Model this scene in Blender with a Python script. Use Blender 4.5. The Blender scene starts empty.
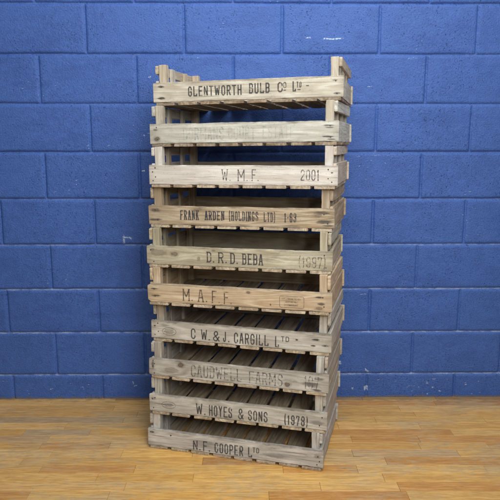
import bpy, math, random
from mathutils import Vector, noise as mn
sc = bpy.context.scene
col = bpy.data.collections.new('scene'); sc.collection.children.link(col)
R = math.radians

# ------------------------------------------------------------------ helpers
def link(o, parent=None):
    col.objects.link(o)
    if parent: o.parent = parent
    return o
def mesh_obj(name, verts, faces, mats, parent=None, midx=None, smooth=False):
    me = bpy.data.meshes.new(name); me.from_pydata(verts, [], faces)
    for m in mats: me.materials.append(m)
    if midx: me.polygons.foreach_set('material_index', midx)
    if smooth: me.polygons.foreach_set('use_smooth', [True]*len(faces))
    me.update()
    return link(bpy.data.objects.new(name, me), parent)

class NT:
    def __init__(s, name):
        s.m = bpy.data.materials.new(name); s.m.use_nodes = True
        s.t = s.m.node_tree; s.t.nodes.clear()
        s.out = s.n('ShaderNodeOutputMaterial')
    def n(s, typ, **k):
        nd = s.t.nodes.new(typ)
        for a, v in k.items(): setattr(nd, a, v)
        return nd
    def l(s, a, b): s.t.links.new(a, b)
    def val(s, x, sock):
        if hasattr(x, 'is_output'): s.l(x, sock)
        else: sock.default_value = x
    def math(s, op, a, b=0.0, c=None, clamp=False):
        nd = s.n('ShaderNodeMath', operation=op, use_clamp=clamp)
        s.val(a, nd.inputs[0]); s.val(b, nd.inputs[1])
        if c is not None: s.val(c, nd.inputs[2])
        return nd.outputs[0]
    def vmul(s, v, k):
        nd = s.n('ShaderNodeVectorMath', operation='MULTIPLY'); s.l(v, nd.inputs[0]); nd.inputs[1].default_value = k
        return nd.outputs[0]
    def vadd(s, v, k):
        nd = s.n('ShaderNodeVectorMath', operation='ADD'); s.l(v, nd.inputs[0]); s.val(k, nd.inputs[1])
        return nd.outputs[0]
    def noise(s, v, scale=1., detail=4., rough=.55, dist=0.):
        nd = s.n('ShaderNodeTexNoise'); s.l(v, nd.inputs['Vector'])
        nd.inputs['Scale'].default_value = scale; nd.inputs['Detail'].default_value = detail
        nd.inputs['Roughness'].default_value = rough; nd.inputs['Distortion'].default_value = dist
        return nd.outputs['Fac']
    def ss(s, v, a, b, lo=0., hi=1.):
        nd = s.n('ShaderNodeMapRange', interpolation_type='SMOOTHSTEP'); s.val(v, nd.inputs['Value'])
        for i, x in zip(('From Min','From Max','To Min','To Max'), (a, b, lo, hi)): s.val(x, nd.inputs[i])
        return nd.outputs[0]
    def mix(s, f, a, b, mode='MIX'):
        nd = s.n('ShaderNodeMix', data_type='RGBA', blend_type=mode, clamp_factor=True)
        s.val(f, nd.inputs[0])
        for x, i in ((a, 6), (b, 7)):
            if isinstance(x, (tuple, list)): x = tuple(x[:3])+(1,)
            s.val(x, nd.inputs[i])
        return nd.outputs[2]
    def bsdf(s, c, rough, normal=None, spec=.5):
        nd = s.n('ShaderNodeBsdfPrincipled')
        s.val(c if hasattr(c, 'is_output') else tuple(c[:3])+(1,), nd.inputs['Base Color'])
        s.val(rough, nd.inputs['Roughness']); nd.inputs['Specular IOR Level'].default_value = spec
        if normal is not None: s.l(normal, nd.inputs['Normal'])
        s.l(nd.outputs[0], s.out.inputs[0]); return nd
    def bump(s, hgt, dist, strength=1., normal=None):
        nd = s.n('ShaderNodeBump'); s.l(hgt, nd.inputs['Height']); nd.inputs['Distance'].default_value = dist
        nd.inputs['Strength'].default_value = strength
        if normal is not None: s.l(normal, nd.inputs['Normal'])
        return nd.outputs[0]

def srgb(r, g, b, k=1.):
    return tuple(k*(((c/255)+.055)/1.055)**2.4 if c > 10 else k*c/255/12.92 for c in (r, g, b))

def wood(name, light, dark, grey=.35, dirt=.35, marks=(), seed=0., warm=None, greycol=(.46,.44,.40), rough=.78):
    """weathered softwood: object X is the grain direction. marks: (x,z,rx,rz,strength,kind) kind 0 stain, 1 ringed knot"""
    t = NT(name)
    tc = t.n('ShaderNodeTexCoord'); oi = t.n('ShaderNodeObjectInfo')
    rnd = oi.outputs['Random']
    P0 = tc.outputs['Object']
    cx = t.n('ShaderNodeCombineXYZ')
    for i, k in enumerate((31.7, 17.3, 53.9)): t.l(t.math('MULTIPLY_ADD', rnd, k, seed*(i+1)*3.1), cx.inputs[i])
    P = t.vadd(P0, cx.outputs[0])
    sep = t.n('ShaderNodeSeparateXYZ'); t.l(P0, sep.inputs[0])
    X, Z = sep.outputs[0], sep.outputs[2]
    # grain bends round each knot
    warp = None; spots = []
    for (mx, mz, rx, rz, st, kind) in marks:
        dx = t.math('MULTIPLY', t.math('SUBTRACT', X, mx), 1/rx); dz = t.math('MULTIPLY', t.math('SUBTRACT', Z, mz), 1/rz)
        d = t.math('SQRT', t.math('ADD', t.math('MULTIPLY', dx, dx), t.math('MULTIPLY', dz, dz)))
        spots.append((d, st, kind))
        if kind == 1:
            g = t.math('POWER', 2.718, t.math('MULTIPLY', t.math('MULTIPLY', d, d), -.22))
            w = t.math('MULTIPLY', t.math('MULTIPLY', dz, g), rz*.75)
            warp = w if warp is None else t.math('ADD', warp, w)
    if warp is not None:
        cw = t.n('ShaderNodeCombineXYZ'); t.l(t.math('MULTIPLY', warp, -1), cw.inputs[2]); P = t.vadd(P, cw.outputs[0])
    g1 = t.noise(t.vmul(P, (3.2, 60, 60)), 1, 5, .6, .6)
    g2 = t.noise(t.vmul(P, (9, 330, 330)), 1, 3, .6)
    g3 = t.noise(t.vmul(P, (1.3, 17, 17)), 1, 2, .5, 1.2)
    rings = t.math('PINGPONG', t.math('MULTIPLY', g3, 11), 1)
    gr = t.math('ADD', t.math('MULTIPLY', g1, .45), t.math('ADD', t.math('MULTIPLY', rings, .25), t.math('MULTIPLY', g2, .3)))
    c = t.mix(t.ss(gr, .30, .72), dark, light)
    if warm: c = t.mix(t.ss(t.math('FRACT', t.math('MULTIPLY', rnd, 7.31)), .40, .85, 0, .55), c, t.mix(t.ss(gr, .3, .7), tuple(x*.6 for x in warm), warm))
    wea = t.noise(t.vmul(P, (5, 22, 22)), 1, 4, .6)
    c = t.mix(t.math('MULTIPLY', t.ss(wea, .35, .68), grey), c, t.mix(t.ss(gr, .3, .7), tuple(x*.62 for x in greycol), greycol))
    blot = t.noise(t.vmul(P, (14, 30, 30)), 1, 6, .72)
    tone = t.noise(t.vmul(P, (11, 26, 26)), 1, 3, .6)
    c = t.mix(t.ss(tone, .36, .62, 0, .42), c, tuple(v*.86 for v in dark))
    c = t.mix(t.math('MULTIPLY', t.ss(blot, .56, .74), dirt), c, (.075, .062, .05))
    crack = t.noise(t.vmul(P, (5, 420, 420)), 1, 2, .5)
    cr = t.ss(crack, .67, .74)
    c = t.mix(t.math('MULTIPLY', cr, .6), c, (.05, .042, .035))
    split = t.noise(t.vadd(t.vmul(P, (1.6, 150, 150)), (5, 2, 9)), 1, 2, .5)
    c = t.mix(t.ss(split, .70, .74, 0, .7), c, (.06, .048, .038))
    if marks:
        eg = t.math('ADD', t.math('MULTIPLY', t.math('ABSOLUTE', Z), 1/.0388), t.math('MULTIPLY', t.math('SUBTRACT', blot, .5), .9))
        c = t.mix(t.ss(eg, .80, 1.06, 0, min(.75, .35+dirt)), c, (.15, .125, .098))
        ed = t.math('ADD', t.math('MULTIPLY', t.math('ABSOLUTE', X), 1/.38), t.math('MULTIPLY', t.math('SUBTRACT', blot, .5), .16))
        c = t.mix(t.ss(ed, .90, 1.02, 0, .28), c, (.16, .13, .10))
    fine = t.noise(P, 160, 3, .6)
    c = t.mix(t.ss(fine, .60, .76, 0, .42), c, (.11, .095, .08))
    jag = t.noise(t.vmul(P, (60, 200, 200)), 1, 3, .6)
    for d, st, kind in spots:
        dd = t.math('ADD', d, t.math('MULTIPLY', t.math('SUBTRACT', jag, .5), 1.3))
        if kind == 1:
            ring = t.math('PINGPONG', t.math('MULTIPLY', dd, 2.6), 1)
            c = t.mix(t.math('MULTIPLY', t.ss(dd, 1.9, .9), st*.6), c, (.16, .105, .06))
            c = t.mix(t.math('MULTIPLY', t.ss(dd, 1.05, .75), t.math('MULTIPLY_ADD', ring, -.35*st, st)), c, (.075, .055, .042))
        else:
            c = t.mix(t.math('MULTIPLY', t.ss(dd, 1.35, .5), min(.92, st*1.35)), c, (.05, .043, .04))
    hgt = t.math('SUBTRACT', t.math('ADD', t.math('MULTIPLY', g2, .5), t.math('MULTIPLY', g1, .6)), t.math('MULTIPLY', cr, .6))
    t.bsdf(c, rough, t.bump(hgt, .0016, .9), .25)
    return t.m

def plank(name, L, H, T, mat, parent, loc, rot=(0,0,0), seed=0, nails=(), wob=.0009, round_l=0, round_r=0, nailmat=None, clip=1.0):
    """sawn board, long axis local X, height Z, thickness Y, centred on its own origin"""
    rs = random.Random(seed); s3 = rs.uniform(0, 900)
    n = max(3, int(L/.016)); c = min(.0016, T*.2)
    prof = [(-T/2, -H/2+c), (-T/2, H/2-c), (-T/2+c, H/2), (T/2-c, H/2), (T/2, H/2-c), (T/2, -H/2+c), (T/2-c, -H/2), (-T/2+c, -H/2)]
    xs = [-L/2, -L/2+c*.8] + [-L/2+L*i/n for i in range(1, n)] + [L/2-c*.8, L/2]
    V = []; F = []
    bow = rs.uniform(-.0012, .0012)
    for i, x in enumerate(xs):
        end = i in (0, len(xs)-1)
        for j, (y, z) in enumerate(prof):
            top = 1 if z > 0 else -1
            wz = mn.noise(Vector((x*9+s3, top*7.3, 1.1)))*wob*1.6 + mn.noise(Vector((x*45+s3, top*7.3, 4.1)))*wob*.9
            # sawn edges chip away here and there, near the ends most of all
            chip = max(0, mn.noise(Vector((x*38+s3, j*.8, 9.7)))-.28)*.006*clip
            wy = mn.noise(Vector((x*7+s3, j*.2, 3.3)))*wob*.5
            zz = z + wz - top*chip + bow*(1-(2*x/L)**2)
            yy = y + wy
            if end: yy *= .86; zz -= math.copysign(c*.8, z)
            dl = x+L/2; dr = L/2-x
            rr = round_l if dl < dr else round_r; dd = min(dl, dr)
            if rr and dd < rr and abs(z) > H/2-c*1.5: zz -= top*(rr-math.sqrt(max(0, rr*rr-(rr-dd)**2)))
            xo = x + (mn.noise(Vector((s3+z*40, y*60, i*.0)))*.0022 if (i < 2 or i > len(xs)-3) else 0)
            V.append((xo, yy, zz))
    m = len(prof)
    for i in range(len(xs)-1):
        for j in range(m):
            a = i*m+j; b = i*m+(j+1) % m
            F.append((a, b, b+m, a+m))
    F.append(tuple(range(m))[::-1]); F.append(tuple((len(xs)-1)*m+j for j in range(m)))
    idx = [0]*len(F); mats = [mat]
    if nails:
        mats.append(nailmat)
        for (nx, nz, nr) in nails:
            b0 = len(V); K = 8
            for yy, r in ((-T/2+.002, nr), (-T/2-.0009, nr), (-T/2-.0013, nr*.7)):
                for k in range(K): V.append((nx+r*math.cos(6.283*k/K), yy, nz+r*math.sin(6.283*k/K)))
            for q in range(2):
                for k in range(K):
                    a = b0+q*K+k; b = b0+q*K+(k+1) % K; F.append((a, b, b+K, a+K)); idx.append(1)
            F.append(tuple(b0+2*K+k for k in range(K))); idx.append(1)
    o = mesh_obj(name, V, F, mats, parent, idx)
    o.location = loc; o.rotation_euler = rot
    return o

# ------------------------------------------------------------------ stencil lettering
def C_(a=.3, b=.16): return a, b
SL = 'slab'
G = {  # polylines in a unit cell; closed ones end with True. last tuple: points that take a slab serif
 'A': [([(0,0),(.38,1),(.62,1),(1,0)],0), ([(.17,.34),(.83,.34)],0)],
 'B': [([(0,0),(0,1),(.7,1),(1,.86),(1,.64),(.8,.53),(1,.42),(1,.14),(.7,0)],1), ([(.1,.53),(.8,.53)],0)],
 'C': [([(1,.70),(1,.84),(.7,1),(.3,1),(0,.84),(0,.16),(.3,0),(.7,0),(1,.16),(1,.30)],0)],
 'D': [([(0,0),(0,1),(.65,1),(1,.84),(1,.16),(.65,0)],1)],
 'E': [([(1,1),(0,1),(0,0),(1,0)],0), ([(0.05,.52),(.75,.52)],0)],
 'F': [([(1,1),(0,1),(0,0)],0), ([(0.05,.52),(.78,.52)],0)],
 'G': [([(1,.72),(1,.84),(.7,1),(.3,1),(0,.84),(0,.16),(.3,0),(.7,0),(1,.16),(1,.45),(.55,.45)],0)],
 'H': [([(0,0),(0,1)],0), ([(1,0),(1,1)],0), ([(.05,.52),(.95,.52)],0)],
 'I': [([(.5,0),(.5,1)],0)],
 'J': [([(.75,1),(.75,.16),(.5,0),(.2,0),(0,.16),(0,.3)],0)],
 'K': [([(0,0),(0,1)],0), ([(1,1),(.12,.42)],0), ([(.36,.60),(1,0)],0)],
 'L': [([(0,1),(0,0),(1,0),(1,.16)],0)],
 'M': [([(0,0),(0,1),(.5,.3),(1,1),(1,0)],0)],
 'N': [([(0,0),(0,1),(1,0),(1,1)],0)],
 'O': [([(.3,1),(.7,1),(1,.84),(1,.16),(.7,0),(.3,0),(0,.16),(0,.84)],1)],
 'R': [([(0,0),(0,1),(.7,1),(1,.86),(1,.62),(.7,.49),(.1,.49)],0), ([(.5,.49),(1,0)],0)],
 'P': [([(0,0),(0,1),(.7,1),(1,.86),(1,.60),(.7,.46),(.1,.46)],0)],
 'S': [([(1,.74),(1,.85),(.7,1),(.3,1),(0,.85),(0,.66),(.22,.54),(.78,.46),(1,.34),(1,.15),(.7,0),(.3,0),(0,.15),(0,.26)],0)],
 'T': [([(0,1),(1,1)],0), ([(.5,.94),(.5,0)],0)],
 'U': [([(0,1),(0,.16),(.3,0),(.7,0),(1,.16),(1,1)],0)],
 'W': [([(0,1),(.22,0),(.5,.8),(.78,0),(1,1)],0)],
 'Y': [([(0,1),(.5,.5),(1,1)],0), ([(.5,.45),(.5,0)],0)],
 '&': [([(1,0),(.15,.68),(.15,.86),(.35,1),(.6,1),(.75,.86),(.72,.68),(.0,.3),(0,.14),(.25,0),(.55,0),(.98,.42)],0)],
 '1': [([(.15,.82),(.55,1),(.55,0)],0)],
 '2': [([(0,.74),(0,.85),(.3,1),(.7,1),(1,.85),(1,.62),(0,.14),(0,0),(1,0)],0)],
 '0': [([(.3,1),(.7,1),(1,.84),(1,.16),(.7,0),(.3,0),(0,.16),(0,.84)],1)],
 '3': [([(0,.78),(0,.86),(.3,1),(.7,1),(1,.86),(1,.64),(.8,.53),(.4,.53)],0), ([(.8,.50),(1,.4),(1,.14),(.7,0),(.3,0),(0,.14),(0,.24)],0)],
 '6': [([(1,.78),(1,.86),(.7,1),(.3,1),(0,.84),(0,.16),(.3,0),(.7,0),(1,.16),(1,.42),(.7,.55),(.08,.55)],0)],
 '7': [([(0,.82),(0,1),(1,1),(.35,0)],0)],
 '8': [([(.3,1),(.7,1),(1,.86),(1,.64),(.75,.53),(.25,.53),(0,.64),(0,.86)],1), ([(.75,.50),(1,.4),(1,.14),(.7,0),(.3,0),(0,.14),(0,.4),(.25,.50)],0)],
 '9': [([(0,.22),(0,.14),(.3,0),(.7,0),(1,.16),(1,.84),(.7,1),(.3,1),(0,.84),(0,.58),(.3,.45),(.92,.45)],0)],
 '(': [([(.9,1.08),(.4,.85),(.3,.5),(.4,.15),(.9,-.08)],0)],
 ')': [([(.1,1.08),(.6,.85),(.7,.5),(.6,.15),(.1,-.08)],0)],
 '-': [([(.1,.5),(.9,.5)],0)],
 '.': [],
}
SERIF = {'A':[(0,0),(1,0)],'F':[(0,0)],'H':[(0,0),(0,1),(1,0),(1,1)],'I':[(.5,0),(.5,1)],'K':[(0,0),(0,1),(1,0),(1,1)],'M':[(0,0),(1,0),(0,1),(1,1)],
 'N':[(0,0),(0,1),(1,1)],'R':[(0,0),(1,0),(0,1)],'T':[(.5,0)],'U':[(0,1),(1,1)],'W':[(0,1),(1,1)],'Y':[(0,1),(1,1),(.5,0)],'L':[(0,1)],'1':[(.55,0)],'D':[(0,1),(0,0)],'B':[(0,1),(0,0)],'P':[(0,0)],'E':[(0,1),(0,0)]}
NARROW = {'I':.35,'.':.30,'(':.55,')':.55,'1':.62,'-':.6,'W':1.35,'M':1.35,'J':.8,'&':1.15}

def strip(V, F, pts, closed, t, y):
    """a flat mitred ribbon of width t along pts in the X-Z plane"""
    n = len(pts); base = len(V)
    for i in range(n):
        p = Vector(pts[i]); a = Vector(pts[i-1]) if (i or closed) else None; b = Vector(pts[(i+1) % n]) if (i < n-1 or closed) else None
        d1 = (p-a).normalized() if a is not None else None; d2 = (b-p).normalized() if b is not None else None
        if d1 is None: d1 = d2
        if d2 is None: d2 = d1
        n1 = Vector((-d1.y, d1.x)); n2 = Vector((-d2.y, d2.x)); m = n1+n2
        m = m.normalized() if m.length > 1e-6 else n1
        k = t/2/max(.45, m.dot(n1))
        q1 = p+m*k; q2 = p-m*k
        V += [(q1.x, y, q1.y), (q2.x, y, q2.y)]
    for i in range(n if closed else n-1):
        j = (i+1) % n; a = base+2*i; b = base+2*j
        F.append((a, b, b+1, a+1))

def word(V, F, txt, x0, x1, z0, z1, thick, slab, y, rs):
    ws = [NARROW.get(ch, 1.) for ch in txt]; gap = .36
    unit = (x1-x0)/(sum(ws)+gap*(len(txt)-1)); x = x0
    t = min(thick, unit*.36)
    for ch, w in zip(txt, ws):
        cw = unit*w; zz0 = z0+rs.uniform(-.0004, .0004)
        ax, aw = x+t/2, cw-t; az, ah = zz0+t/2, (z1-z0)-t
        k = 0
        if ch == '.':
            strip(V, F, [(x+cw*.5-t*.1, zz0+t*.1), (x+cw*.5-t*.1, zz0+t*1.2)], False, t*1.15, y)
        for pts, cl in G[ch]:
            hv = 1.
            P = [(ax+px*aw, az+pz*ah) for px, pz in pts]
            # open ends reach the cell's edge
            if not cl:
                for e, q in ((0, 1), (-1, -2)):
                    d = (Vector(P[e])-Vector(P[q])).normalized()*t*.5
                    P[e] = (P[e][0]+d.x, P[e][1]+d.y)
            # a stroke that doubles back sharply starts a fresh ribbon
            if not cl:
                run = [P[0]]
                for i in range(1, len(P)):
                    run.append(P[i])
                    if i < len(P)-1:
                        d1 = (Vector(P[i])-Vector(P[i-1])).normalized(); d2 = (Vector(P[i+1])-Vector(P[i])).normalized()
                        if d1.dot(d2) < -.15:
                            strip(V, F, run, False, t, y-k*.00004); k += 1; run = [P[i]]
                strip(V, F, run, False, t, y-k*.00004); k += 1
            else: strip(V, F, P, cl, t, y-k*.00004); k += 1
        if slab:
            for px, pz in SERIF.get(ch, []):
                X = ax+px*aw; Z = az+pz*ah; s = t*(1.0 if aw > t*2.2 else .8)
                lo, hi = X-s, X+s
                if ch in 'DBEFPRL' : hi = X+t*.4; lo = X-t*.95
                strip(V, F, [(lo, Z+(t*.2 if pz > .5 else -t*.2)), (hi, Z+(t*.2 if pz > .5 else -t*.2))], False, t*.62, y-k*.00004); k += 1
        x += cw+unit*gap

def ink(name, colr, wear, seed):
    t = NT(name); tc = t.n('ShaderNodeTexCoord'); P = t.vadd(tc.outputs['Object'], (seed*1.7, seed*.9, seed*2.3))
    g = t.noise(t.vmul(P, (60, 190, 190)), 1, 3, .6); h = t.noise(P, 55, 4, .65); a = t.math('ADD', t.math('MULTIPLY', g, .5), t.math('MULTIPLY', h, .5))
    f = t.ss(a, wear-.08, wear+.10, .80, .08)
    bs = t.bsdf(t.mix(h, (colr[0]*1.12, colr[1], colr[2]*.9), (colr[0]*2.1, colr[1]*1.85, colr[2]*1.6)), .9, None, .1)
    tr = t.n('ShaderNodeBsdfTransparent'); mx = t.n('ShaderNodeMixShader')
    t.l(t.math('SUBTRACT', 1., f), mx.inputs[0]); t.l(bs.outputs[0], mx.inputs[1]); t.l(tr.outputs[0], mx.inputs[2])
    t.l(mx.outputs[0], t.out.inputs[0])
    return t.m

# ------------------------------------------------------------------ crate data (metres, in each crate's own frame)
HP = .15987; BW = .07756; W = .76; DEP = .46875; ST = .012
PL = [(-.3882,2.5021,.23645,.01404,.00455),(-.40396,2.47824,.26356,.00961,.0021),(-.40803,2.45569,.24689,.00641,.00071),
 (-.41573,2.46179,.24728,.00745,-.00318),(-.42344,2.43416,.23244,.0058,-.00475),(-.42272,2.41852,.25238,.00645,-.00033),
 (-.41624,2.44364,.25932,-.00267,-.00477),(-.4273,2.41939,.2601,-.00207,-.00034),(-.42954,2.41984,.25659,.00226,-.00355),
 (-.44065,2.41621,.26604,0,.0006)]
TXT = {
0: [("GLENTWORTH",0.1477,0.3667,0.0201,0.0590),("BULB",0.3967,0.4776,0.0233,0.0623),("C",0.5088,0.5290,0.0250,0.0629),("O",0.5311,0.5427,0.0402,0.0623),("-",0.5311,0.5427,0.0285,0.0355),("L",0.5669,0.5803,0.0260,0.0637),("TD",0.5821,0.6013,0.0401,0.0621),("-",0.5840,0.5990,0.0290,0.0350),("-",.618,.630,.042,.049)],
1: [("DORMANS",0.1443,0.3129,0.0138,0.0620),("COURT",0.3312,0.4398,0.0141,0.0615),("ESTATE",0.4695,0.5922,0.0163,0.0629)],
2: [("W.",0.3072,0.3439,0.0161,0.0608),("M.",0.3722,0.4125,0.0167,0.0611),("F.",0.4285,0.4563,0.0171,0.0613),("2001",0.6202,0.6906,0.0201,0.0614)],
3: [("FRANK",0.1384,0.2173,0.0223,0.0608),("ARDEN",0.2426,0.3241,0.0228,0.0599),("(HOLDINGS",0.3427,0.4630,0.0227,0.0604),("LTD)",0.4851,0.5310,0.0214,0.0586),("1-63",0.5666,0.6137,0.0215,0.0584)],
4: [("D.",0.2579,0.2892,0.0170,0.0607),("R.",0.3059,0.3411,0.0165,0.0600),("D.",0.3555,0.3863,0.0150,0.0592),("BEBA",0.4047,0.4876,0.0135,0.0580),("(1997)",0.6282,0.7346,0.0115,0.0550)],
5: [("M.",0.1553,0.1984,0.0134,0.0637),("A.",0.2197,0.2601,0.0121,0.0635),("F.",0.2791,0.3127,0.0110,0.0620),("F.",0.3294,0.3627,0.0100,0.0607)],
6: [("C",0.1777,0.1975,0.0110,0.0555),("W.",0.2216,0.2607,0.0105,0.0550),("&",0.2737,0.3017,0.0100,0.0532),("J.",0.3167,0.3445,0.0100,0.0537),("CARGILL",0.3636,0.5078,0.0085,0.0540),("L",0.5345,0.5508,0.0083,0.0542),("TD",0.5588,0.5912,0.0332,0.0550)],
7: [("CAUDWELL",0.1894,0.4070,0.0115,0.0639),("FARMS",0.4385,0.5768,0.0100,0.0610),("197",0.6634,0.7229,0.0120,0.0645)],
8: [("W.",0.2107,0.2527,0.0090,0.0581),("HOYES",0.2680,0.3679,0.0085,0.0560),("&",0.3937,0.4172,0.0085,0.0548),("SONS",0.4363,0.5183,0.0080,0.0533),("(1978)",0.5867,0.6844,0.0095,0.0520)],
9: [("N.",0.2074,0.2411,0.0070,0.0498),("F.",0.2523,0.2834,0.0072,0.0513),("COOPER",0.3033,0.4275,0.0072,0.0525),("L",0.4490,0.4661,0.0072,0.0521),("TD",0.4682,0.4958,0.0300,0.0533)]}
# front board: light, dark, grey amount, dirt amount
c = srgb
FB = [
 (c(232,227,211), c(198,186,162), .15, .12),
 (c(226,226,214), c(194,190,174), .25, .16),
 (c(234,229,220), c(212,202,188), .08, .08),
 (c(216,200,172), c(172,148,116), .22, .28),
 (c(216,209,184), c(178,166,136), .30, .15),
 (c(230,212,182), c(198,170,134), .10, .18),
 (c(226,221,208), c(188,179,162), .30, .28),
 (c(218,214,204), c(174,167,154), .40, .32),
 (c(220,216,205), c(184,178,164), .40, .26),
 (c(224,221,214), c(186,181,172), .50, .26)]
NA = {2: [(.027,.066),(.016,.050),(.028,.030),(.017,.015),(.724,.062),(.738,.050),(.724,.028),(.738,.015)],
      6: [(.030,.066),(.016,.054),(.032,.030),(.016,.016),(.704,.050),(.735,.030)],
      8: [(.014,.056),(.026,.062),(.018,.016),(.74,.055),(.73,.02)],
      9: [(.014,.062),(.024,.062),(.106,.056),(.738,.05),(.745,.03),(.735,.015)],
      7: [(.020,.066),(.026,.052),(.018,.040),(.024,.010)],
      0: [(.035,.062),(.032,.016),(.73,.060),(.735,.014)], 1: [(.03,.064),(.032,.018),(.728,.06),(.73,.018)],
      3: [(.03,.06),(.04,.02),(.72,.055),(.735,.02)], 4: [(.018,.06),(.03,.012),(.728,.062),(.735,.014)], 5: [(.03,.056),(.034,.026),(.725,.058),(.73,.022)]}
MK = [
 [(.034,.062,.015,.0045,.62,0),(.034,.017,.018,.0055,.75,0),(.728,.062,.012,.003,.45,0),(.735,.014,.014,.004,.5,0)],
 [(.026,.055,.010,.004,.5,0),(.031,.019,.012,.009,.8,1),(.722,.061,.022,.0035,.55,0),(.728,.053,.018,.003,.5,0),(.720,.020,.022,.0035,.6,0),(.732,.010,.016,.003,.5,0)],
 [(.027,.066,.005,.003,.4,0),(.738,.050,.006,.003,.4,0)],
 [(.030,.058,.022,.008,.5,0),(.030,.020,.026,.005,.6,0),(.712,.060,.030,.0075,.55,0),(.700,.050,.020,.006,.5,1),(.722,.026,.030,.0085,.6,0),(.735,.012,.020,.004,.5,0),(.215,.064,.022,.006,.35,1),(.41,.030,.02,.008,.3,1)],
 [(.120,.046,.014,.010,.6,1),(.050,.048,.035,.016,.35,1),(.222,.030,.007,.007,.5,1),(.285,.066,.009,.004,.35,0),(.024,.062,.010,.005,.4,0)],
 [(.030,.056,.016,.0035,.6,0),(.036,.027,.020,.0045,.6,0),(.710,.058,.016,.0035,.65,0),(.718,.032,.014,.006,.6,0),(.712,.014,.013,.006,.55,1),(.430,.062,.008,.005,.7,1),(.52,.018,.004,.004,.6,0)],
 [(.016,.054,.006,.004,.5,0),(.622,.045,.006,.004,.7,0),(.700,.052,.016,.005,.7,0),(.688,.026,.010,.004,.7,0),(.735,.03,.014,.004,.5,0),(.06,.06,.02,.006,.3,0)],
 [(.142,.056,.014,.010,.75,1),(.595,.020,.012,.009,.8,1),(.018,.045,.006,.018,.5,0),(.690,.030,.03,.010,.5,0),(.725,.055,.018,.006,.5,0),(.10,.03,.04,.012,.25,1),(.715,.008,.02,.005,.6,0)],
 [(.020,.058,.012,.006,.35,0),(.06,.035,.05,.003,.35,0),(.72,.03,.03,.01,.35,0),(.35,.012,.02,.004,.4,0)],
 [(.020,.062,.010,.005,.5,0),(.106,.056,.004,.004,.7,0),(.736,.05,.014,.010,.35,0),(.26,.04,.05,.014,.30,0),(.56,.03,.06,.012,.3,0)]]
INK = [((.045,.05,.055),.575,.0048,0),((.20,.27,.28),.40,.0042,1),((.07,.07,.08),.53,.0034,1),((.04,.043,.055),.56,.0045,1),((.045,.045,.05),.58,.0046,1),
       ((.075,.062,.055),.53,.0046,1),((.045,.045,.05),.585,.0046,0),((.085,.085,.09),.48,.0044,1),((.05,.052,.055),.575,.0048,0),((.05,.052,.055),.575,.0048,0)]
LAB = [
 'topmost crate of the stack, cream front board stencilled GLENTWORTH BULB CO LTD',
 'second crate from the top, whitish front board with very faded COURT ESTATE stencil',
 'pale crate whose front board is stencilled W. M. F. and 2001',
 'tan crate with knotty front board stencilled FRANK ARDEN (HOLDINGS LTD) 1-63',
 'greenish grey crate whose front board is stencilled D. R. D. BEBA (1997)',
 'peach coloured crate stencilled M. A. F. F. with a small boxed stamp at right',
 'weathered cream crate with an oval stamp and C W. & J. CARGILL LTD stencil',
 'greyed crate with a dark knot and faded outlined CAUDWELL FARMS stencil',
 'grey cream crate stencilled W. HOYES & SONS (1978), second from the floor',
 'bottom crate standing on the wooden floor, grey board stencilled N. F. COOPER LTD']
RAIL = [.037,.042,.036,.046,.050,.055,.050,.046,.050,.046]

# shared woods for the hidden pieces
nail_m = NT('nail_iron'); tcn = nail_m.n('ShaderNodeTexCoord')
nail_m.bsdf(nail_m.mix(nail_m.noise(tcn.outputs['Object'], 300, 2), (.03,.026,.024), (.11,.06,.035)), .6)
nail_m = nail_m.m

def zb(k, u): return HP*(9-k)+PL[k][4]+PL[k][3]*u   # underside of crate k's slats at distance u along its front

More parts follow.
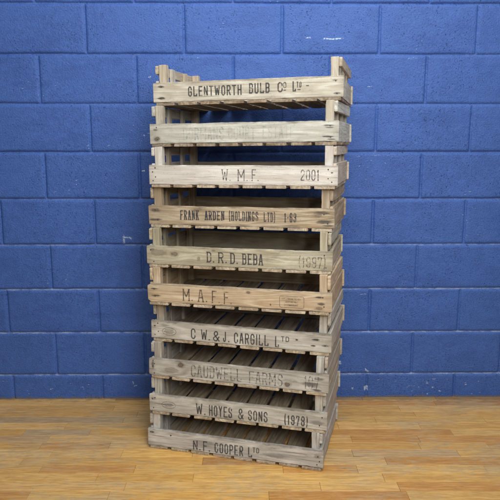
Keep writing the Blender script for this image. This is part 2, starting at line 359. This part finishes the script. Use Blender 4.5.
def make_crate(k):
    x0, y0, a, t, dz = PL[k]
    rs = random.Random(100+k)
    e = link(bpy.data.objects.new('slatted_crate', None)); e.empty_display_size = .1
    e.location = (x0, y0, zb(k, 0)); e.rotation_euler = (0, -math.atan(t), -a)
    e['label'] = LAB[k]; e['category'] = 'crate'; e['group'] = 'wooden crates stacked in one tall pile'
    lt, dk, gr, di = FB[k]
    q_ = 1.07 if k in (1, 2, 8, 9) else 1.; lt = tuple(v*f_*q_ for v, f_ in zip(lt, (.92, .92, .90))); dk = tuple(v*.83*q_ for v in dk); di = min(.5, di+.10)
    fm = wood('front_board_wood', lt, dk, gr, di, [(mx-W/2, mz-BW/2, rx, rz, s, kd) for mx, mz, rx, rz, s, kd in MK[k]], seed=k+1.3)
    pm = wood('crate_wood', tuple(v*.96 for v in lt), dk, min(.6, gr+.15), .38, seed=k*2.1, warm=srgb(206,176,132) if k < 6 else srgb(190,170,140))
    sm = wood('slat_wood', *((srgb(176,156,128), srgb(118,100,76)) if k < 2 else (srgb(216,200,172), srgb(160,140,112))), .5, .40, seed=k*1.7, greycol=(.42,.38,.32))  # top two crates: slat colour darkened so their undersides look shaded
    sfm = pm
    hl = (zb(k-1, 0)-zb(k, 0)) if k else HP+.001
    hr = (zb(k-1, W)-zb(k, W)) if k else HP+.001
    z0 = ST
    # slats underneath, front to back
    n = 8; pitch = W/n
    for i in range(n):
        w = pitch-.0155+rs.uniform(-.002, .002)
        x = pitch*(i+.5)+rs.uniform(-.0015, .0015)
        if i == 0: x += .001
        f0 = rs.uniform(-.0015, .0015); f1 = rs.uniform(-.003, .003)
        L = DEP-f0+f1
        # rotated so the grain (local X) runs front to back; local Z is the width
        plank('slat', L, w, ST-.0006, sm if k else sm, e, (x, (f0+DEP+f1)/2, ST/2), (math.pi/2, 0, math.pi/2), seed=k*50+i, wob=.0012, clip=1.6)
    # front and back boards
    nl = [(x-W/2, z-BW/2, rs.uniform(.0022, .0028)) for x, z in NA.get(k, [])]
    rl = {5: .014, 4: .006, 7: .010, 8: .006, 0: .003}.get(k, 0)
    fb = plank('front_board', W, BW, .012, fm, e, (W/2, .006, z0+BW/2+.0003), seed=k*7+1, nails=nl, nailmat=nail_m, round_l=rl, wob=.0010, clip=1.5)
    plank('back_board', W, BW+rs.uniform(-.003, .002), .012, pm, e, (W/2, DEP-.006, z0+BW/2+.0003), seed=k*7+2, wob=.001)
    # ends
    for side in (0, 1):
        h = (hl, hr)[side]
        px = .036 if side == 0 else W-.036       # centre of posts
        ex = .0135 if side == 0 else W-.0135      # centre of end boards
        ph = h-z0-.0004
        pw = .031+rs.uniform(-.0015, .0015)
        for yy in (.0125+.0165, DEP-.0125-.0165):
            plank('corner_post', ph, pw, .032, pm, e, (px, yy, z0+.0003+ph/2), (0, -math.pi/2, 0), seed=rs.random()*1e4, wob=.0008)
        inner = DEP-.0254
        eh = BW+rs.uniform(-.006, .010)
        plank('end_board', inner, eh, .0125, pm, e, (ex, DEP/2, z0+eh/2+.0004), (0, 0, math.pi/2), seed=rs.random()*1e4, wob=.001)
        rh = RAIL[k]
        plank('end_rail', inner+.004, rh, .0125, pm, e, (ex, DEP/2+rs.uniform(-.003, .003), h-rh/2-.0015), (0, 0, math.pi/2), seed=rs.random()*1e4, wob=.0012, round_l=.006, round_r=.006, clip=1.5)
        for yy in (.150+rs.uniform(-.01, .01), .305+rs.uniform(-.01, .01)):
            sx = .0202+.0068 if side == 0 else W-.0202-.0068
            plank('end_strut', ph-.004, .034, .0125, pm, e, (sx, yy, z0+.0003+(ph-.004)/2), (0, -math.pi/2, math.pi/2), seed=rs.random()*1e4, wob=.001)
    # lettering, a sub-part on the front board
    colr, wear, th, slab = INK[k]
    im = ink('stencil_ink', colr, wear, k)
    y = -.006-.0011
    for (tx, a0, a1, b0, b1) in TXT[k]:
        faint = tx in ('(1997)', '197'); V, F = [], []
        if faint: word(V, F, tx, a0-W/2, a1-W/2, b0-BW/2, b1-BW/2, .0036, 1, y, rs)
        else: word(V, F, tx, a0-W/2, a1-W/2, b0-BW/2, b1-BW/2, th if (b1-b0) > .03 else th*.62, slab and (b1-b0) > .03, y, rs)
        mesh_obj('lettering', V, F, [ink('faded_ink', (.09,.09,.095), .475, k+20) if faint else im], fb)
    if k in (6, 8):   # oval stamp
        V, F = [], []
        a0, a1, b0, b1 = ((.0501,.1113,.0170,.0500), (.0567,.1190,.0205,.0500))[k == 8]
        cx, cz, rx, rz = (a0+a1)/2-W/2, (b0+b1)/2-BW/2, (a1-a0)/2, (b1-b0)/2
        strip(V, F, [(cx+rx*math.cos(6.283*i/32), cz+rz*math.sin(6.283*i/32)) for i in range(32)], True, .0015, y)
        # a few lines of print too small to read
        for zz, hw in ((.35, .62), (0, .78), (-.38, .5)):
            x = cx-rx*hw
            while x < cx+rx*hw-.003:
                w = rs.uniform(.0015, .004); strip(V, F, [(x, cz+zz*rz-.0018), (x+w*.5, cz+zz*rz+.0018), (x+w, cz+zz*rz-.0012)], False, .0011, y-.00005); x += w+.0012
        mesh_obj('oval_stamp', V, F, [ink('stamp_ink', (.07,.07,.075), .56, k+40)], fb)
    if k == 5:
        V, F = [], []
        a0, a1, b0, b1 = .5565-W/2, .6523-W/2, .0110-BW/2, .0560-BW/2; r = .006
        P = []
        for cxx, czz, s0 in ((a1-r, b1-r, 0), (a0+r, b1-r, 90), (a0+r, b0+r, 180), (a1-r, b0+r, 270)):
            for i in range(5): an = R(s0+22.5*i); P.append((cxx+r*math.cos(an), czz+r*math.sin(an)))
        strip(V, F, P, True, .0014, y)
        cz = (b0+b1)/2; cx = (a0+a1)/2
        for zz, hw, hh in ((.0125, .040, .0075), (.0, .026, .0070), (-.0125, .031, .0075)):
            x = cx-hw
            while x < cx+hw-.004:
                w = rs.uniform(.003, .0046); kind = rs.choice('HNEUTI'); word(V, F, kind, x, x+w, cz+zz-hh/2, cz+zz+hh/2, .0012, 0, y-.00005, rs); x += w+.0016
        mesh_obj('boxed_stamp', V, F, [ink('stamp_ink', (.075,.06,.05), .56, 60)], fb)
    return e

for k in range(10): make_crate(k)

# ------------------------------------------------------------------ wall of painted concrete blocks
WY, WSL = 2.93364, .01141
def build_wall():
    bw, ch, z0, jx = .45477, .225, .12892, -.30595
    V = []; F = []
    X0, X1 = -3.1, 3.1
    offs = [0, .0025, .0045, .0065, .009, .013, .020]
    def axis(a, b, step):
        lin = [a+o for o in offs]; m = int((b-a-.04)/step)
        lin += [a+.02+(b-a-.04)*i/m for i in range(1, m)]
        lin += [b-o for o in reversed(offs)]
        return lin
    for ci in range(-1, 14):
        za = z0+ch*ci if ci >= 0 else -.02; zbb = z0+ch*(ci+1)
        zs = axis(za if ci >= 0 else z0-ch, zbb, .03); zs = [z for z in zs if z >= -.02]
        off = 0 if ci % 2 else .5
        js = []; n = -9
        while n < 9:
            x = jx+bw*(n+off)
            if X0 <= x <= X1: js.append(x)
            n += 1
        js = [X0]+js+[X1]; xs = []
        for a, b in zip(js, js[1:]):
            xs += axis(a, b, .034)[:-1]
        xs.append(X1)
        base = len(V); nx = len(xs)
        import bisect
        for z in zs:
            for x in xs:
                i = bisect.bisect(js, x)-1; i = max(0, min(i, len(js)-2))
                wob = mn.noise(Vector((x*9, z*9, 5)))*.0022+mn.noise(Vector((x*45, z*45, 2)))*.0012
                d1 = min(x-js[i], js[i+1]-x); d2 = min(z-(z0+ch*ci), zbb-z)
                prof = lambda d: 0 if d > .013 else (1-(d-.0022)/.0108)**2.0 if d > .0022 else 1
                p = 1-(1-prof(max(0, d1+wob)))*(1-prof(max(0, d2+wob)))
                tilt = mn.noise(Vector((js[i]*3.1, ci*2.7, .5)))*.0012
                h = p*(.0072+.0035*mn.noise(Vector((x*2.3, z*2.3, 7)))) + (0 if p else 1)*0 + mn.noise(Vector((x*6, z*6, 1)))*.0009 + tilt*(1-p)
                V.append((x, WY+WSL*x+h, z))
        for r in range(len(zs)-1):
            for q in range(nx-1):
                a = base+r*nx+q; F.append((a, a+1, a+nx+1, a+nx))
    t = NT('blue_painted_block'); tc = t.n('ShaderNodeTexCoord'); P = tc.outputs['Object']
    big = t.noise(P, 2.2, 3, .5); med = t.noise(P, 26, 4, .6); fin = t.noise(P, 150, 4, .65)
    fin2 = t.noise(t.vadd(P, (7, 3, 1)), 330, 3, .6)
    pit = t.math('MULTIPLY', t.ss(t.noise(t.vadd(P, (2, 9, 4)), 150, 4, .62), .385, .29), t.ss(t.noise(P, 9, 3, .6), .42, .60, .12, .85))
    c0 = t.mix(t.ss(t.math('ADD', t.math('MULTIPLY', big, .5), t.math('MULTIPLY', med, .5)), .38, .62), (.038,.104,.345), (.050,.129,.42))
    c0 = t.mix(t.ss(fin, .42, .66, 0, .5), c0, (.090,.175,.51))
    c0 = t.mix(t.ss(fin2, .40, .28, 0, .5), c0, (.018,.055,.24))
    c0 = t.mix(t.math('MULTIPLY', pit, .55), c0, (.014,.034,.15))
    c0 = t.mix(t.ss(t.noise(t.vmul(P, (5, 5, 14)), 1, 3, .6), .52, .66, 0, .35), c0, (.034,.088,.32))
    # scuffs and bare flecks
    sc1 = t.math('MULTIPLY', t.ss(t.noise(t.vmul(P, (60, 60, 150)), 1, 3, .6), .66, .72), t.ss(t.noise(t.vadd(P, (3.3, 0, 8)), 3.1, 2, .5), .56, .66))
    sep = t.n('ShaderNodeSeparateXYZ'); t.l(P, sep.inputs[0]); X, Z = sep.outputs[0], sep.outputs[2]
    # dust and rubbed paint along the mortar lines, strongest low on the wall
    zz = t.math('FRACT', t.math('MULTIPLY', t.math('SUBTRACT', Z, z0-.225*4), 1/.225))
    dj = t.math('MINIMUM', zz, t.math('SUBTRACT', 1., zz))
    band = t.ss(t.math('ADD', dj, t.math('MULTIPLY', t.math('SUBTRACT', med, .5), .03)), .026, .012)
    low = t.ss(Z, 1.35, .3, .10, 1.)
    wearl = t.math('MULTIPLY', t.math('MULTIPLY', band, low), t.ss(t.noise(t.vmul(P, (22, 22, 60)), 1, 4, .65), .38, .62, .15, .75))
    c0 = t.mix(wearl, c0, (.36,.47,.70))
    foot = t.math('MULTIPLY', t.ss(Z, .14, .05), t.ss(t.noise(t.vmul(P, (30, 30, 70)), 1, 4, .6), .66, .72))
    c0 = t.mix(t.math('MAXIMUM', sc1, foot), c0, (.48,.56,.68))
    gr_ = t.math('MULTIPLY', t.ss(t.math('ADD', Z, t.math('MULTIPLY', t.math('SUBTRACT', med, .5), .03)), .014, .004), .75)
    c0 = t.mix(gr_, c0, (.16, .14, .12))
    # longer scratches seen in the paint
    def scratch(c0, x, z, L, th, ang=0, amt=.8):
        cs, sn = math.cos(ang), math.sin(ang)
        dx = t.math('SUBTRACT', X, x); dz = t.math('SUBTRACT', Z, z)
        a = t.math('ADD', t.math('MULTIPLY', dx, cs/L), t.math('MULTIPLY', dz, sn/L))
        b = t.math('ADD', t.math('MULTIPLY', dx, -sn/th), t.math('MULTIPLY', dz, cs/th))
        b = t.math('ADD', b, t.math('MULTIPLY', t.math('SUBTRACT', med, .5), 5))
        d = t.math('MAXIMUM', t.math('ABSOLUTE', a), t.math('ABSOLUTE', b))
        return t.mix(t.math('MULTIPLY', t.ss(d, 1., .7), t.ss(fin, .40, .52, 0, amt)), c0, (.55,.66,.80))
    for s in SCR: c0 = scratch(c0, *s)
    hgt = t.math('ADD', t.math('MULTIPLY', fin, .75), t.math('ADD', t.math('MULTIPLY', med, .5), t.math('MULTIPLY', pit, -.9)))
    nrm = t.bump(hgt, .0042, 1.)
    t.bsdf(c0, t.ss(fin, .3, .7, .42, .58), nrm, .42)
    o = mesh_obj('wall', V, F, [t.m], smooth=True); o['kind'] = 'structure'
SCR = [(.385,1.775,.055,.0035,.03,.9),(.27,1.778,.015,.003,.1,.7),(.565,1.56,.012,.002,.2,.5),(-.515,1.165,.010,.003,.1,.9),(-.60,.838,.022,.005,-.05,.7),(-.62,.825,.006,.02,.0,.6),
       (-.60,.085,.010,.0025,-1.2,.7),(-.59,.07,.010,.0025,.1,.6),(.57,.55,.018,.002,.0,.5),(.46,.19,.008,.012,.2,.7),(.60,.148,.014,.005,-.6,.8),(.60,.05,.012,.012,0,.7),(.53,.05,.005,.012,0,.6),
       (-.24,1.69,.008,.002,.3,.5),(-.47,1.60,.008,.004,0,.5)]
build_wall()

# ------------------------------------------------------------------ worn strip floor
def build_floor():
    V, F, cols, uvs = [], [], [], []
    rs = random.Random(5); w = .063; y = WY+.08
    pal = [(srgb(226,182,106),8),(srgb(220,173,96),7),(srgb(228,184,112),6),(srgb(208,156,86),4),(srgb(198,146,82),2.5),(srgb(210,174,122),2),(srgb(232,194,128),3),(srgb(186,138,82),1.0),(srgb(194,164,120),1.2)]
    y = 2.334+w*11
    while y > -1.0:
        x = -3.2-rs.uniform(0, .6)
        while x < 3.2:
            L = rs.choice((.30,.38,.45,.52,.60,.75)); x2 = x+L
            cc = rs.choices([p[0] for p in pal], [p[1] for p in pal])[0]; f_ = rs.uniform(.99, 1.11); cc = tuple(v*f_ for v in cc)
            sd = rs.uniform(0, 50)
            g = .0003; zt = rs.uniform(-.0002, .0002); b = .0007; bz = -.0010; ti = rs.uniform(-.0002, .0002)
            bs = len(V)
            V.extend([(x+g, y-w+g, bz), (x2-g, y-w+g, bz), (x2-g, y-g, bz), (x+g, y-g, bz),
                      (x+g+b, y-w+g+b, zt+ti), (x2-g-b, y-w+g+b, zt-ti), (x2-g-b, y-g-b, zt-ti), (x+g+b, y-g-b, zt+ti),
                      (x+g, y-w+g, -.004), (x2-g, y-w+g, -.004), (x2-g, y-g, -.004), (x+g, y-g, -.004)])
            fs = [(4,5,6,7),(0,1,5,4),(1,2,6,5),(2,3,7,6),(3,0,4,7),(8,9,1,0),(9,10,2,1),(10,11,3,2),(11,8,0,3)]
            for f in fs: F.append(tuple(bs+i for i in f)); cols.append((*cc, sd))
            x = x2
        y -= w
    # dark bed under the strips
    bs = len(V); V.extend([(-3.4, -1.1, -.0045), (3.4, -1.1, -.0045), (3.4, WY+.2, -.0045), (-3.4, WY+.2, -.0045)]); F.append((bs, bs+1, bs+2, bs+3)); cols.append((.02,.014,.01,0))
    t = NT('worn_strip_floor'); at = t.n('ShaderNodeAttribute', attribute_name='strip_colour')
    tc = t.n('ShaderNodeTexCoord'); P = tc.outputs['Object']
    cx = t.n('ShaderNodeCombineXYZ'); t.l(t.math('MULTIPLY', at.outputs['Alpha'], 3.7), cx.inputs[0]); t.l(at.outputs['Alpha'], cx.inputs[2])
    Q = t.vadd(P, cx.outputs[0])
    g1 = t.noise(t.vmul(Q, (9, 150, 150)), 1, 5, .62, .4); g2 = t.noise(t.vmul(Q, (22, 420, 420)), 1, 3, .6)
    gr = t.math('ADD', t.math('MULTIPLY', g1, .6), t.math('MULTIPLY', g2, .4))
    cc = at.outputs['Color']
    cdk = t.n('ShaderNodeVectorMath', operation='MULTIPLY'); t.l(cc, cdk.inputs[0]); cdk.inputs[1].default_value = (.74,.67,.58)
    c0 = t.mix(t.ss(gr, .60, .42), cc, cdk.outputs[0])
    # varnish worn through to grey wood, with its own blotchy shape
    wr = t.noise(t.vmul(P, (2.2, 5.0, 1)), 1, 6, .66, .5); wr2 = t.noise(t.vmul(P, (30, 55, 1)), 1, 4, .7)
    wf = t.math('MULTIPLY', t.ss(t.math('ADD', wr, t.math('MULTIPLY', t.math('SUBTRACT', wr2, .5), .5)), .45, .64), .62)
    c0 = t.mix(wf, c0, t.mix(t.ss(gr, .3, .7), srgb(156,132,98), srgb(208,184,140)))
    mot = t.noise(t.vmul(P, (16, 30, 1)), 1, 6, .75)
    c0 = t.mix(t.ss(mot, .50, .70, 0, .28), c0, srgb(150,116,74))
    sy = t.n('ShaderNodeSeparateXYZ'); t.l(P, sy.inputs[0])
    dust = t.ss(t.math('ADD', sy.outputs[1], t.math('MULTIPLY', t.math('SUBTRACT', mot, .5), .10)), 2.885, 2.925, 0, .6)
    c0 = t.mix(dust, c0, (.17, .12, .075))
    scuff = t.ss(t.noise(t.vmul(P, (90, 45, 1)), 1, 4, .7), .66, .74, 0, .5)
    c0 = t.mix(scuff, c0, (.09,.06,.04))
    dk = t.math('MULTIPLY', t.ss(t.noise(t.vmul(P, (8, 120, 1)), 1, 3, .6, .8), .68, .73), .55)
    c0 = t.mix(dk, c0, (.05,.032,.02))
    ws = t.math('MULTIPLY', t.ss(t.noise(t.vmul(P, (200, 26, 1)), 1, 2, .6), .71, .76), .35)
    c0 = t.mix(ws, c0, (.55,.47,.36))
    hgt = t.math('ADD', t.math('MULTIPLY', gr, .8), t.math('MULTIPLY', wr2, .3))
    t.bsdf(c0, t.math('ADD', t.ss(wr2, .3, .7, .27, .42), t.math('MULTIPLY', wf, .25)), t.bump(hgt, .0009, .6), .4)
    o = mesh_obj('floor', V, F, [t.m]); o['kind'] = 'structure'
    me = o.data; ca = me.color_attributes.new('strip_colour', 'FLOAT_COLOR', 'CORNER')
    buf = []
    for p, cl in zip(me.polygons, cols): buf += list(cl)*p.loop_total
    ca.data.foreach_set('color', buf)
build_floor()

# ------------------------------------------------------------------ light
def area(name, loc, target, sx, sy, power, colr):
    l = bpy.data.lights.new(name, 'AREA'); l.shape = 'RECTANGLE'; l.size = sx; l.size_y = sy; l.energy = power; l.color = colr
    o = link(bpy.data.objects.new(name, l)); o.location = loc
    o.rotation_euler = (Vector(target)-Vector(loc)).to_track_quat('-Z', 'Y').to_euler()
    o['kind'] = 'structure'
    return o
area('softbox', (.45, .60, 2.75), (0, 2.9, 1.80), 1.9, 1.4, 52, (.985, .99, 1.))
area('overhead_fill', (.15, 1.75, 3.1), (.05, 1.95, 0), 2.4, 1.5, 35, (.985, .99, 1.))  # added fill lamp, brightens the floor in front of the stack
area('front_fill', (.60, -.3, 1.85), (0, 2.5, .40), .8, .7, 7.8, (.98, .99, 1.)).data.spread = R(80)  # added narrow fill behind the camera, lifts slats and right-hand crate sides
wd = bpy.data.worlds.new('World'); sc.world = wd; wd.use_nodes = True
bg = wd.node_tree.nodes['Background']; bg.inputs[0].default_value = (.92,.95,1.,1); bg.inputs[1].default_value = .10

# ------------------------------------------------------------------ camera
cam = bpy.data.cameras.new('camera'); co = link(bpy.data.objects.new('camera', cam))
cam.sensor_width = 36; cam.sensor_fit = 'HORIZONTAL'; cam.lens = 602.34471/500*36; cam.shift_y = .01006
cam.clip_start = .05; cam.clip_end = 100
co.location = (0, 0, 1.29313); co.rotation_euler = (math.pi/2-.18244, 0, 0)
sc.camera = co
sc.render.engine = 'CYCLES'; sc.render.resolution_x = 1024; sc.render.resolution_y = 1024
sc.cycles.transparent_max_bounces = 12; sc.cycles.max_bounces = 8; sc.cycles.diffuse_bounces = 5
sc.view_settings.view_transform = 'Standard'; sc.view_settings.look = 'None'; sc.view_settings.exposure = 0; sc.view_settings.gamma = 1
